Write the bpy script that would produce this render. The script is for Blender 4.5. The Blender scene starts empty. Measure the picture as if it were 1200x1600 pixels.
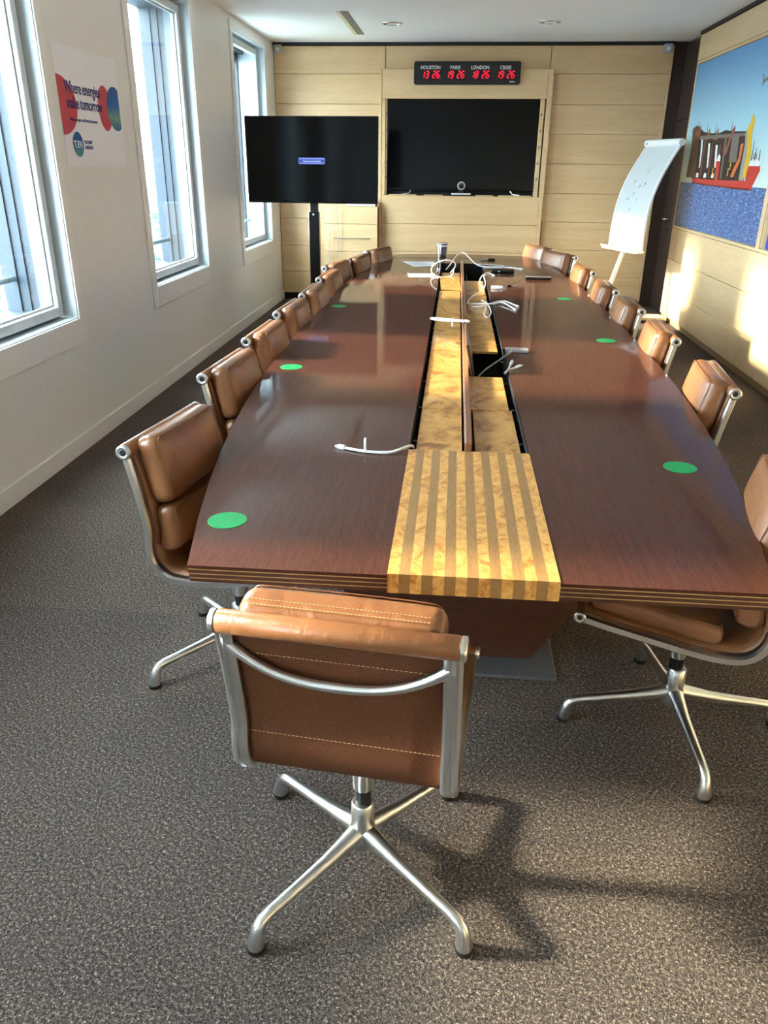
import bpy, bmesh, math, random
from mathutils import Vector, Matrix
random.seed(7)
R = math.radians
scene = bpy.context.scene
COL = scene.collection

# ------------------------------------------------------------------ camera
cam_d = bpy.data.cameras.new('camera')
cam_d.sensor_fit = 'HORIZONTAL'
cam_d.sensor_width = 36.0
cam_d.lens = 36.0 * 1210.0 / 1200.0
cam_d.clip_end = 20000
cam = bpy.data.objects.new('camera', cam_d)
COL.objects.link(cam)
CR = ((0.99612, -0.04397, 0.07624), (0.08713, 0.40711, -0.90921), (0.00894, 0.91232, 0.40936))
cam.matrix_world = Matrix(((CR[0][0], CR[0][1], CR[0][2], 0), (CR[1][0], CR[1][1], CR[1][2], 0),
                           (CR[2][0], CR[2][1], CR[2][2], 1.6), (0, 0, 0, 1)))
scene.camera = cam

# ------------------------------------------------------------------ light
world = bpy.data.worlds.new('hazy_sky')
scene.world = world
world.use_nodes = True
bg = world.node_tree.nodes['Background']
bg.inputs[0].default_value = (0.76, 0.89, 1.0, 1)
bg.inputs[1].default_value = 5.4

sun_d = bpy.data.lights.new('sun', 'SUN')
sun_d.energy = 3.8
sun_d.angle = R(4.5)
sun_d.color = (1.0, 0.86, 0.66)
sun = bpy.data.objects.new('sun', sun_d)
COL.objects.link(sun)
sun.rotation_euler = Vector((1.0, -0.03, -0.375)).to_track_quat('-Z', 'Y').to_euler()

vs = scene.view_settings
vs.view_transform = 'Standard'
vs.look = 'None'
vs.exposure = 2.78
vs.gamma = 1.0
vs.use_curve_mapping = False

# ------------------------------------------------------------------ materials
def lin(r, g, b):
    f = lambda c: c / 12.92 if c <= 0.04045 else ((c + 0.055) / 1.055) ** 2.4
    return (f(r / 255), f(g / 255), f(b / 255), 1)

class NT:
    def __init__(s, name):
        s.m = bpy.data.materials.new(name); s.m.use_nodes = True
        s.t = s.m.node_tree; s.n = s.t.nodes; s.l = s.t.links
        s.p = s.n['Principled BSDF']
    def node(s, typ, **kw):
        n = s.n.new(typ)
        for k, v in kw.items(): setattr(n, k, v)
        return n
    def coords(s, scale=(1, 1, 1), rot=(0, 0, 0), kind='Object'):
        tc = s.node('ShaderNodeTexCoord'); mp = s.node('ShaderNodeMapping')
        mp.inputs['Scale'].default_value = scale; mp.inputs['Rotation'].default_value = rot
        s.l.new(tc.outputs[kind], mp.inputs[0]); return mp.outputs[0]
    def noise(s, co, scale, detail=4, rough=0.55, dist=0):
        n = s.node('ShaderNodeTexNoise'); n.inputs['Scale'].default_value = scale
        n.inputs['Detail'].default_value = detail; n.inputs['Roughness'].default_value = rough
        n.inputs['Distortion'].default_value = dist
        s.l.new(co, n.inputs['Vector']); return n.outputs['Fac']
    def ramp(s, fac, stops):
        r = s.node('ShaderNodeValToRGB'); e = r.color_ramp.elements
        while len(e) < len(stops): e.new(0.5)
        for i, (p, c) in enumerate(stops):
            e[i].position = p; e[i].color = c if len(c) == 4 else (*c, 1)
        s.l.new(fac, r.inputs[0]); return r.outputs[0]
    def mix(s, fac, a, b, mode='MIX'):
        m = s.node('ShaderNodeMix', data_type='RGBA', blend_type=mode)
        for sock, v in ((m.inputs[0], fac), (m.inputs[6], a), (m.inputs[7], b)):
            if hasattr(v, 'is_output'): s.l.new(v, sock)
            else: sock.default_value = v
        return m.outputs[2]
    def bump(s, h, strength, dist=0.01):
        b = s.node('ShaderNodeBump'); b.inputs['Strength'].default_value = strength
        b.inputs['Distance'].default_value = dist
        s.l.new(h, b.inputs['Height']); s.l.new(b.outputs[0], s.p.inputs['Normal'])
    def set(s, **kw):
        for k, v in kw.items():
            i = s.p.inputs[k.replace('_', ' ')]
            if hasattr(v, 'is_output'): s.l.new(v, i)
            else: i.default_value = v
        return s.m

def plain(name, col, rough=0.5, metal=0.0, spec=0.5, **kw):
    t = NT(name)
    co = t.coords()
    f = t.noise(co, 40, 2)
    c = t.mix(t.ramp(f, [(0.3, (0, 0, 0)), (0.7, (1, 1, 1))]), tuple(x * 0.985 for x in col[:3]) + (1,), tuple(min(1, x * 1.015) for x in col[:3]) + (1,))
    return t.set(Base_Color=c, Roughness=rough, Metallic=metal, Specular_IOR_Level=spec, **kw)

def wood(name, dark, light, scale, rough, coat=0.0, bumps=0.05, blotch=0.35, nscale=6.0, coat_rough=0.12):
    t = NT(name)
    co = t.coords(scale)
    fine = t.noise(co, nscale * 6, 5, 0.6)
    big = t.noise(co, nscale * 0.7, 3, 0.5, 0.6)
    f = t.mix(blotch, fine, big)
    c = t.ramp(f, [(0.32, dark), (0.68, light)])
    t.bump(fine, bumps, 0.002)
    return t.set(Base_Color=c, Roughness=rough, Coat_Weight=coat, Coat_Roughness=coat_rough)

M = {}
M['wall'] = plain('white_wall_paint', lin(226, 225, 220), 0.42)
M['ceiling'] = plain('ceiling_paint', lin(240, 241, 240), 0.85)
M['white'] = plain('white_lacquer', lin(236, 238, 238), 0.3)
M['casing'] = plain('casing_paint', lin(230, 229, 225), 0.4)
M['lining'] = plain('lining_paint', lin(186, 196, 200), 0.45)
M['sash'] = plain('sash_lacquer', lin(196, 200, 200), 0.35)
M['steel_blue'] = plain('facade_metal', lin(42, 54, 64), 0.5, 0.0)
M['pale_metal'] = plain('pale_facade_metal', lin(92, 104, 110), 0.5, 0.0)
M['substrate'] = plain('panel_substrate', lin(150, 122, 84), 0.8)
M['black'] = plain('black_matt', lin(16, 15, 15), 0.5)
M['pitch'] = plain('black_recess', lin(6, 6, 6), 0.8)
M['black_gloss'] = plain('black_gloss_plastic', lin(14, 14, 16), 0.18)
M['screen'] = plain('screen_glass', lin(4, 6, 9), 0.12, 0, 0.22)
M['alu'] = plain('polished_aluminium', lin(222, 224, 225), 0.3, 1.0)
M['chrome'] = plain('chrome', lin(225, 225, 225), 0.08, 1.0)
M['grey_steel'] = plain('grey_steel_plate', lin(120, 124, 128), 0.38, 0.6)
M['gas'] = plain('dark_cylinder', lin(40, 44, 48), 0.3, 0.4)
M['plug_white'] = plain('white_plastic', lin(235, 235, 232), 0.35)
M['grey_plastic'] = plain('grey_plastic', lin(170, 172, 172), 0.4)
M['beige_plastic'] = plain('beige_plastic', lin(214, 204, 178), 0.5)
M['paper'] = plain('paper', lin(232, 232, 230), 0.8)
M['print_grey'] = plain('grey_print', lin(150, 150, 156), 0.8)
M['faint_ink'] = plain('faint_marker', lin(186, 190, 192), 0.6)
M['green'] = plain('green_sticker', lin(8, 150, 76), 0.45)
M['board'] = plain('whiteboard_enamel', lin(196, 203, 204), 0.25)
M['maple'] = wood('maple_panel', lin(208, 172, 124), lin(226, 194, 148), (0.35, 5, 5), 0.42, 0.1, 0.02, 0.5, 3.0)
M['maple_side'] = wood('maple_panel_side', lin(212, 180, 134), lin(228, 200, 156), (5, 0.35, 5), 0.38, 0.1, 0.02, 0.5, 3.0)
M['wenge'] = wood('wenge_veneer', lin(46, 23, 15), lin(90, 50, 35), (22, 0.6, 10), 0.5, 0.6, 0.02, 0.25, 6.0, 0.04)
for _k, _v in (('Specular IOR Level', 0.1), ('Coat IOR', 1.4)): M['wenge'].node_tree.nodes['Principled BSDF'].inputs[_k].default_value = _v
M['wenge_x'] = wood('wenge_veneer_edge', lin(52, 27, 18), lin(92, 55, 38), (2, 2, 30), 0.3, 0.2, 0.03, 0.3, 5.0)
M['edge_gold'] = wood('pale_edge_veneer', lin(150, 110, 62), lin(205, 165, 105), (3, 3, 30), 0.35, 0.1)
M['dark_door'] = wood('dark_door_veneer', lin(46, 34, 30), lin(66, 50, 43), (10, 10, 0.6), 0.32, 0.2)
M['divider'] = wood('walnut_strip', lin(96, 56, 36), lin(142, 92, 62), (8, 0.7, 8), 0.35, 0.2)
M['stripe_dark'] = wood('zebrano_stripe', lin(126, 88, 46), lin(176, 132, 76), (40, 1.2, 40), 0.28, 0.5, 0.03, 0.2, 4.0)

def burl(name, a, b, c, sc):
    t = NT(name)
    co = t.coords((1, 0.7, 1))
    n1 = t.noise(co, 8 * sc, 5, 0.6, 2.2)
    n2 = t.noise(co, 38 * sc, 4, 0.6, 0.8)
    f = t.mix(0.22, n1, n2)
    col = t.ramp(f, [(0.36, a), (0.48, b), (0.62, c)])
    t.bump(n2, 0.02, 0.001)
    return t.set(Base_Color=col, Roughness=0.3, Coat_Weight=0.4, Coat_Roughness=0.15)
M['burl'] = burl('burl_veneer', lin(134, 82, 28), lin(196, 142, 70), lin(214, 168, 98), 0.8)
M['burl_warm'] = burl('burl_stripe_veneer', lin(172, 108, 42), lin(212, 152, 76), lin(230, 178, 100), 2.2)

def leather(name, a, b, c):
    t = NT(name)
    co = t.coords()
    n1 = t.noise(co, 7, 4, 0.6, 0.3)
    n2 = t.noise(co, 420, 2, 0.5)
    n3 = t.noise(t.coords((6, 5, 5)), 2.6, 3, 0.5, 1.4)
    col = t.ramp(n1, [(0.28, a), (0.5, b), (0.75, c)])
    h = t.mix(0.08, n3, n2)
    t.bump(h, 0.3, 0.012)
    return t.set(Base_Color=col, Roughness=0.32, Specular_IOR_Level=0.5, Coat_Weight=0.12, Coat_Roughness=0.25)
M['leather'] = leather('tan_leather', lin(110, 68, 40), lin(130, 83, 49), lin(145, 96, 60))
M['leather_dark'] = leather('dark_tan_leather', lin(96, 58, 34), lin(112, 70, 42), lin(126, 80, 50))
def cloth():
    t = NT('brown_back_cloth')
    co = t.coords()
    n = t.noise(co, 500, 3, 0.7)
    col = t.ramp(n, [(0.3, lin(66, 38, 23)), (0.7, lin(108, 66, 42))])
    t.bump(n, 0.4, 0.002)
    return t.set(Base_Color=col, Roughness=0.95, Specular_IOR_Level=0.15)
M['cloth'] = cloth()
M['thread'] = plain('pale_thread', lin(190, 146, 100), 0.8)

def carpet():
    t = NT('speckled_carpet')
    co = t.coords()
    n = t.noise(co, 260, 3, 0.75)
    n2 = t.noise(t.coords((1, 1, 1), (0, 0, 0.6)), 120, 3, 0.7)
    f = t.mix(0.45, n, n2)
    c = t.ramp(f, [(0.38, lin(24, 21, 20)), (0.47, lin(71, 65, 62)), (0.55, lin(110, 100, 92)), (0.64, lin(212, 197, 178))])
    # carpet tiles laid with slightly differing tones
    b = t.node('ShaderNodeTexBrick'); b.offset = 0.0
    b.inputs['Scale'].default_value = 1.0
    b.inputs['Brick Width'].default_value = 0.5; b.inputs['Row Height'].default_value = 0.5
    b.inputs['Mortar Size'].default_value = 0.0
    b.inputs['Color1'].default_value = (0.84, 0.84, 0.86, 1); b.inputs['Color2'].default_value = (1.06, 1.02, 0.98, 1)
    t.l.new(t.coords(), b.inputs['Vector'])
    c2 = t.mix(1.0, c, b.outputs['Color'], 'MULTIPLY')
    big = t.noise(co, 1.6, 2)
    c3 = t.mix(1.0, c2, t.ramp(big, [(0.3, (0.86, 0.85, 0.85)), (0.7, (1.08, 1.05, 1.02))]), 'MULTIPLY')
    t.bump(f, 0.9, 0.008)
    return t.set(Base_Color=c3, Roughness=0.97, Specular_IOR_Level=0.15)
M['carpet'] = carpet()

def glass():
    t = NT('window_glass')
    tr = t.node('ShaderNodeBsdfTransparent'); tr.inputs[0].default_value = (0.93, 0.97, 0.97, 1)
    gl = t.node('ShaderNodeBsdfGlossy'); gl.inputs['Roughness'].default_value = 0.01
    lw = t.node('ShaderNodeLayerWeight'); lw.inputs['Blend'].default_value = 0.5
    pw = t.node('ShaderNodeMath', operation='POWER'); pw.inputs[1].default_value = 5.0
    t.l.new(lw.outputs['Facing'], pw.inputs[0])
    fr = t.node('ShaderNodeMath', operation='MULTIPLY_ADD'); fr.inputs[1].default_value = 0.6; fr.inputs[2].default_value = 0.03
    t.l.new(pw.outputs[0], fr.inputs[0])
    mx = t.node('ShaderNodeMixShader')
    t.l.new(fr.outputs[0], mx.inputs[0]); t.l.new(tr.outputs[0], mx.inputs[1]); t.l.new(gl.outputs[0], mx.inputs[2])
    t.l.new(mx.outputs[0], t.n['Material Output'].inputs[0])
    return t.m
M['glass'] = glass()

def emit(name, col, s):
    t = NT(name)
    return t.set(Base_Color=(col[0] * .3, col[1] * .3, col[2] * .3, 1), Emission_Color=col, Emission_Strength=s, Roughness=0.5)
M['led'] = emit('red_led', (1.0, 0.004, 0.03, 1), 0.35)
M['pill_light'] = emit('lit_screen_pill', lin(120, 140, 230), 0.16)
M['pill_blue'] = emit('lit_screen_blue', lin(20, 50, 140), 0.16)
M['pill_text'] = emit('lit_screen_text', lin(190, 215, 255), 0.2)

# ------------------------------------------------------------------ mesh helpers
class MB:
    """collects shapes, then links them as one mesh object"""
    def __init__(s): s.v = []; s.f = []; s.sm = []; s.mi = []
    def raw(s, v, f, smooth=False, mi=0):
        o = len(s.v); s.v += [tuple(p) for p in v]
        s.f += [tuple(i + o for i in q) for q in f]; s.sm += [smooth] * len(f); s.mi += [mi] * len(f); return s
    def box(s, x0, x1, y0, y1, z0, z1, mi=0):
        v = [(x0, y0, z0), (x1, y0, z0), (x1, y1, z0), (x0, y1, z0), (x0, y0, z1), (x1, y0, z1), (x1, y1, z1), (x0, y1, z1)]
        return s.raw(v, [(0, 3, 2, 1), (4, 5, 6, 7), (0, 1, 5, 4), (1, 2, 6, 5), (2, 3, 7, 6), (3, 0, 4, 7)], False, mi)
    def bbox(s, x0, x1, y0, y1, z0, z1, b=0.003, mi=0):
        """box with chamfered edges"""
        hx, hy, hz = (x1 - x0) / 2, (y1 - y0) / 2, (z1 - z0) / 2
        b = min(b, hx * .9, hy * .9, hz * .9)
        c = Vector(((x0 + x1) / 2, (y0 + y1) / 2, (z0 + z1) / 2))
        bm = bmesh.new(); bmesh.ops.create_cube(bm, size=2)
        for q in bm.verts: q.co = Vector((q.co.x * hx, q.co.y * hy, q.co.z * hz)) + c
        bmesh.ops.bevel(bm, geom=bm.edges[:], offset=b, segments=1, affect='EDGES', profile=0.5)
        bm.verts.index_update()
        s.raw([q.co[:] for q in bm.verts], [[w.index for w in f.verts] for f in bm.faces], False, mi); bm.free(); return s
    def rbox(s, hx, hy, hz, r, n=4, nc=4, fn=None, mi=0):
        """rounded box centred on the origin, mapped through fn"""
        def axis(h):
            a = [-h + r * (1 - math.cos(math.pi / 2 * k / nc)) for k in range(nc)]
            inner = [-(h - r) + 2 * (h - r) * k / n for k in range(n + 1)]
            return a + inner + [-q for q in reversed(a)]
        bm = bmesh.new()
        H = (hx, hy, hz); A = [axis(h) for h in H]
        for ax in range(3):
            u, w = [(1, 2), (2, 0), (0, 1)][ax]
            for sg in (-1, 1):
                grid = []
                for pu in A[u]:
                    row = []
                    for pw in A[w]:
                        p = [0, 0, 0]; p[ax] = sg * H[ax]; p[u] = pu; p[w] = pw
                        q = [max(-(H[k] - r), min(H[k] - r, p[k])) for k in range(3)]
                        d = Vector([p[k] - q[k] for k in range(3)])
                        if d.length > 1e-9: d = d.normalized() * r
                        row.append(bm.verts.new(Vector(q) + d))
                    grid.append(row)
                for i in range(len(A[u]) - 1):
                    for j in range(len(A[w]) - 1):
                        f = [grid[i][j], grid[i + 1][j], grid[i + 1][j + 1], grid[i][j + 1]]
                        bm.faces.new(f if sg > 0 else f[::-1])
        bmesh.ops.remove_doubles(bm, verts=bm.verts[:], dist=1e-5)
        bm.verts.index_update()
        vs_ = [tuple(fn(q.co)) if fn else q.co[:] for q in bm.verts]
        s.raw(vs_, [[w.index for w in f.verts] for f in bm.faces], True, mi); bm.free(); return s
    def tube(s, pts, r, n=10, cap=True, smooth=True, mi=0):
        pts = [Vector(p) for p in pts]; N = len(pts)
        rr = r if isinstance(r, (list, tuple)) else [r] * N
        t0 = (pts[1] - pts[0]).normalized()
        up = Vector((0, 0, 1)) if abs(t0.z) < 0.9 else Vector((1, 0, 0))
        a = t0.cross(up).normalized()
        o = len(s.v); vs_ = []
        for i in range(N):
            t = (pts[min(i + 1, N - 1)] - pts[max(i - 1, 0)]).normalized()
            a = (a - t * a.dot(t)).normalized(); b = t.cross(a)
            for k in range(n):
                th = 2 * math.pi * k / n
                vs_.append(pts[i] + (a * math.cos(th) + b * math.sin(th)) * rr[i])
        fs = [(i * n + k, i * n + (k + 1) % n, (i + 1) * n + (k + 1) % n, (i + 1) * n + k) for i in range(N - 1) for k in range(n)]
        s.raw(vs_, fs, smooth, mi)
        if cap:
            s.raw([vs_[k] for k in range(n)], [tuple(reversed(range(n)))], False, mi)
            s.raw([vs_[(N - 1) * n + k] for k in range(n)], [tuple(range(n))], False, mi)
        return s
    def lathe(s, prof, c=(0, 0, 0), n=24, axis='z', smooth=True, mi=0):
        vs_ = []
        for (r, h) in prof:
            for k in range(n):
                th = 2 * math.pi * k / n
                x, y = r * math.cos(th), r * math.sin(th)
                p = (x, y, h) if axis == 'z' else ((h, x, y) if axis == 'x' else (y, h, x))
                vs_.append((p[0] + c[0], p[1] + c[1], p[2] + c[2]))
        m = len(prof)
        fs = [(i * n + k, i * n + (k + 1) % n, (i + 1) * n + (k + 1) % n, (i + 1) * n + k) for i in range(m - 1) for k in range(n)]
        s.raw(vs_, fs, smooth, mi)
        s.raw(vs_[:n], [tuple(reversed(range(n)))], False, mi); s.raw(vs_[-n:], [tuple(range(n))], False, mi)
        return s
    def prism(s, poly, fn, h0, h1, mi=0):
        """poly in 2-D, fn(a,b,h)->xyz"""
        n = len(poly)
        v = [fn(a, b, h0) for a, b in poly] + [fn(a, b, h1) for a, b in poly]
        f = [tuple(reversed(range(n))), tuple(range(n, 2 * n))] + [(k, (k + 1) % n, n + (k + 1) % n, n + k) for k in range(n)]
        return s.raw(v, f, False, mi)
    def sweep(s, prof, path, frame, smooth=True, mi=0):
        """prof: (a,b) loop; path: points; frame(i)->(A,B)"""
        n = len(prof); vs_ = []
        for i, p in enumerate(path):
            A, B = frame(i)
            for a, b in prof: vs_.append(Vector(p) + A * a + B * b)
        N = len(path)
        fs = [(i * n + k, i * n + (k + 1) % n, (i + 1) * n + (k + 1) % n, (i + 1) * n + k) for i in range(N - 1) for k in range(n)]
        s.raw(vs_, fs, smooth, mi)
        s.raw(vs_[:n], [tuple(reversed(range(n)))], False, mi); s.raw(vs_[-n:], [tuple(range(n))], False, mi)
        return s
    def mesh(s, name, mats):
        me = bpy.data.meshes.new(name)
        me.from_pydata(s.v, [], s.f)
        me.polygons.foreach_set('use_smooth', s.sm)
        for m in (mats if isinstance(mats, (list, tuple)) else [mats]): me.materials.append(m)
        me.polygons.foreach_set('material_index', s.mi)
        bm = bmesh.new(); bm.from_mesh(me); bmesh.ops.recalc_face_normals(bm, faces=bm.faces[:]); bm.to_mesh(me); bm.free()
        me.update(); return me
    def build(s, name, mat, parent=None, loc=None, rot=None):
        ob = bpy.data.objects.new(name, s.mesh(name, mat)); COL.objects.link(ob)
        if parent is not None:
            ob.parent = parent
            if s_world.get(parent.name): ob.location = -Vector(parent.location)
        if loc is not None: ob.location = loc
        if rot is not None: ob.rotation_euler = rot
        return ob
s_world = {}   # things whose parts are given in room coordinates

def tag(o, label=None, cat=None, group=None, kind=None):
    if label: o['label'] = label
    if cat: o['category'] = cat
    if group: o['group'] = group
    if kind: o['kind'] = kind
    return o
def thing(name, label, cat, loc=(0, 0, 0), rz=0, group=None, world=False):
    o = bpy.data.objects.new(name, None); COL.objects.link(o); o.empty_display_size = 0.1
    o.location = loc; o.rotation_euler = (0, 0, rz)
    tag(o, label, cat, group)
    if world: s_world[o.name] = True
    return o
def struct_empty(name):
    o = bpy.data.objects.new(name, None); COL.objects.link(o); o['kind'] = 'structure'; return o
def copy_tree(o, parent=None):
    c = o.copy(); COL.objects.link(c); c.parent = parent
    for ch in [x for x in bpy.data.objects if x.parent == o]: copy_tree(ch, c)
    return c
def smooth_path(pts, k=8):
    P = [Vector(p) for p in pts]; out = []
    for i in range(len(P) - 1):
        p0, p1, p2, p3 = P[max(i - 1, 0)], P[i], P[i + 1], P[min(i + 2, len(P) - 1)]
        for j in range(k):
            t = j / k
            out.append(0.5 * ((2 * p1) + (-p0 + p2) * t + (2 * p0 - 5 * p1 + 4 * p2 - p3) * t * t + (-p0 + 3 * p1 - 3 * p2 + p3) * t ** 3))
    out.append(P[-1]); return out
def text_mesh(name, body, size, mat, parent, mtx, sx=1.0, bold=0.0, align='LEFT', ext=0.0006):
    cu = bpy.data.curves.new(name, 'FONT'); cu.body = body; cu.size = size; cu.extrude = ext; cu.offset = bold
    cu.align_x = align; cu.resolution_u = 3
    tmp = bpy.data.objects.new(name + '_tmp', cu); COL.objects.link(tmp)
    dg = bpy.context.evaluated_depsgraph_get()
    me = bpy.data.meshes.new_from_object(tmp.evaluated_get(dg))
    bpy.data.objects.remove(tmp); bpy.data.curves.remove(cu)
    me.transform(Matrix.Diagonal((sx, 1, 1, 1))); me.transform(mtx)
    me.materials.clear(); me.materials.append(mat)
    ob = bpy.data.objects.new(name, me); COL.objects.link(ob); ob.parent = parent
    if parent is not None and s_world.get(parent.name): ob.location = -Vector(parent.location)
    return ob

# ------------------------------------------------------------------ room shell
XL, XR, YB, YF, ZC = -2.19, 2.416, 10.2, -2.9, 2.87
WZ0, WZ1 = 0.76, 2.76          # window openings
WY = [(-2.08 + 2.61 * k, -0.77 + 2.61 * k) for k in range(5)]   # five windows, three in view
XO = -2.56                     # outer face of the facade

tag(MB().box(XO, 2.9, YF - .2, YB + .3, -0.2, 0.0).build('floor', M['carpet']), kind='structure')
ceil = tag(MB().box(XO, 2.9, YF - .2, YB + .3, ZC, ZC + .2).build('ceiling', M['ceiling']), kind='structure')

mb = MB()
mb.box(XO, XL, YF - .2, YB + .3, 0, WZ0).box(XO, XL, YF - .2, YB + .3, WZ1, ZC)
ys = [YF - .2] + [v for w in WY for v in w] + [YB + .3]
for k in range(0, len(ys), 2): mb.box(XO, XL, ys[k], ys[k + 1], WZ0, WZ1)
wl = tag(mb.build('wall_left', M['wall']), kind='structure')
tag(MB().bbox(XL, XL + .016, YF, YB, 0, .105, .003).build('baseboard_left', M['casing']), kind='structure')
tag(MB().box(XL - .3, 2.9, YF - .2, YF, 0, ZC).build('wall_front', M['wall']), kind='structure')

def window(i, y0, y1, deep):
    w = struct_empty('window_%d' % i)
    # casing proud of the wall
    c = MB(); p = XL + .012
    c.bbox(XL, p, y0 - .09, y0, WZ0 - .145, WZ1 + .07, .003).bbox(XL, p, y1, y1 + .07, WZ0 - .145, WZ1 + .07, .003)
    c.bbox(XL, p, y0, y1, WZ0 - .145, WZ0, .003).bbox(XL, p, y0, y1, WZ1, WZ1 + .07, .003)
    c.build('casing', M['casing'], w)
    xs = XL - .065
    # lining of the recess
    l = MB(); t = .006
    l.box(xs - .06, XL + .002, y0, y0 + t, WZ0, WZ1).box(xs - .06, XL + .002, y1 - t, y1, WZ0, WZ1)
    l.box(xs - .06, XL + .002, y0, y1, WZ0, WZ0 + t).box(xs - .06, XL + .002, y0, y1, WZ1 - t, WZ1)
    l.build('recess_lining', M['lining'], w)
    a, b, z0, z1 = y0 + .03, y1 - .03, WZ0 + .022, WZ1 - .03
    fw = .055
    f = MB()
    f.bbox(xs - .055, xs, a, a + fw, z0, z1, .004).bbox(xs - .055, xs, b - fw, b, z0, z1, .004)
    f.bbox(xs - .055, xs, a + fw, b - fw, z0, z0 + fw, .004).bbox(xs - .055, xs, a + fw, b - fw, z1 - fw, z1, .004)
    f.build('sash_frame', M['sash'], w)
    ea, eb, ez0, ez1 = y0 + .012, y1 - .012, WZ0 + .012, WZ1 - .012
    if not deep:
        MB().box(xs - .045, xs - .039, a + fw - .005, b - fw + .005, z0 + fw - .005, z1 - fw + .005).build('pane', M['glass'], w)
        g = MB(); q = .012
        for (u0, u1, v0, v1) in ((a + fw, a + fw + q, z0 + fw, z1 - fw), (b - fw - q, b - fw, z0 + fw, z1 - fw),
                                 (a + fw + q, b - fw - q, z0 + fw, z0 + fw + q), (a + fw + q, b - fw - q, z1 - fw - q, z1 - fw)):
            g.box(xs - .038, xs - .028, u0, u1, v0, v1)
        g.build('glazing_bead', M['grey_plastic'], w)
        e = MB(); x0, x1 = xs - .12, xs - .058
        e.box(x0, x1, ea, ea + .05, ez0, ez1).box(x0, x1, eb - .05, eb, ez0, ez1).box(x0, x1, ea + .05, eb - .05, ez0, ez0 + .05).box(x0, x1, ea + .05, eb - .05, ez1 - .05, ez1)
        e.build('outer_frame', M['pale_metal'], w)
        e = MB(); x0, x1 = XO - .02, xs - .122
        e.box(x0, x1, ea, ea + .04, ez0, ez1).box(x0, x1, eb - .04, eb, ez0, ez1).box(x0, x1, ea + .04, eb - .04, ez0, ez0 + .03).box(x0, x1, ea + .04, eb - .04, ez1 - .04, ez1)
        for dz in (.05, .11): e.box(x1 - dz - .008, x1 - dz, eb - .052, eb - .04, ez0 + .03, ez1 - .04)
        e.build('facade_cladding', M['steel_blue'], w)
    else:
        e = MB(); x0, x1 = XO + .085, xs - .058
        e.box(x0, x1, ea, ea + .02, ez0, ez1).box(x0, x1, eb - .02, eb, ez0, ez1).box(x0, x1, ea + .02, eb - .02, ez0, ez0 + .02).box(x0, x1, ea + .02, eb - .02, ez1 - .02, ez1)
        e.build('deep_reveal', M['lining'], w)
        e = MB(); x0, x1 = XO + .01, XO + .083
        e.box(x0, x1, ea, ea + .04, ez0, ez1).box(x0, x1, eb - .045, eb, ez0, ez1).box(x0, x1, ea + .04, eb - .045, ez0, ez0 + .04).box(x0, x1, ea + .04, eb - .045, ez1 - .12, ez1)
        e.build('outer_frame', M['gas'], w)
        MB().box(XO + .04, XO + .046, ea + .04, eb - .045, ez0 + .04, ez1 - .12).build('pane', M['glass'], w)
        MB().bbox(XO + .09, XO + .16, ea + .03, eb - .03, ez1 - .06, ez1 - .025).build('blind_box', M['black'], w)
    r = MB().tube([(XO + .05 if not deep else XO + .12, ea, .985), (XO + .05 if not deep else XO + .12, eb, .985)], .017, 12)
    r.build('guard_rail', M['pale_metal'], w)
for k, (a, b) in enumerate(WY): window(k + 1, a, b, k == 4)

# back wall ---------------------------------------------------------------
XBR = 2.33
wb = tag(MB().box(XL - .1, XBR, YB, YB + .3, 0, ZC).box(XBR, 2.9, YB + .29, YB + .3, 0, ZC).build('wall_back', M['substrate']), kind='structure')
ROWS = [0.08, 0.345, 0.66, 0.98, 1.30, 1.625, 1.94, 2.245, 2.555, 2.835]
def panel(x0, x1, z0, z1, y1=YB, t=.018, par=None, mat='maple'):
    return MB().bbox(x0 + .0015, x1 - .0015, y1 - t, y1, z0 + .002, z1 - .002, .0025).build('panel', M[mat], par)
for k in range(len(ROWS) - 1):
    panel(XL + .004, -0.885, ROWS[k], ROWS[k + 1], par=wb)
    panel(0.99, XBR - .03, ROWS[k], ROWS[k + 1], par=wb)
panel(-0.88, 0.985, 2.555, 2.835, par=wb)
MB().bbox(XBR - .028, XBR, YB - .03, YB, .06, ZC - .035).build('edge_strip', M['maple'], wb)
MB().box(XL + .016, XBR, YB - .012, YB, 0, .075).build('plinth', M['black'], wb)

# central cladding with the screen niche, proud of the wall
YC = YB - .10
cw = struct_empty('trim_1'); 
def cpanel(x0, x1, z0, z1, y0=YC, y1=YC + .02, name='panel'): return MB().bbox(x0 + .0015, x1 - .0015, y0, y1, z0 + .002, z1 - .002, .0025).build(name, M['maple'], cw)
CX0, CX1, NX0, NX1, NZ0, NZ1 = -0.945, 1.03, -0.872, 0.955, 1.262, 2.295
cpanel(CX0 + .03, CX1 - .06, NZ1, 2.595)
for z0, z1 in ((.08, .30), (.30, .618), (.618, .94), (.94, NZ0)): cpanel(CX0 + .03, CX1 - .045, z0, z1)
cpanel(CX0, CX0 + .03, .08, 2.60, YC - .004); cpanel(CX1 - .06, CX1, NZ0, 2.60, YC - .004); cpanel(CX1 - .045, CX1 - .005, .08, NZ0, YC - .004)
cpanel(CX0 + .03, NX0, NZ0, NZ1); 
MB().box(CX0, CX0 + .015, YC + .021, YB - .019, .08, 2.6).box(CX1 - .015, CX1, YC + .021, YB - .019, .08, 2.6).box(CX0 + .015, CX1 - .015, YC + .021, YB - .019, 2.585, 2.6).build('carcass', M['maple'], cw)
MB().box(NX0 + .01, NX1 - .01, YC + .085, YC + .099, NZ0, NZ1).build('niche_back', M['pitch'], cw)
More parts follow.
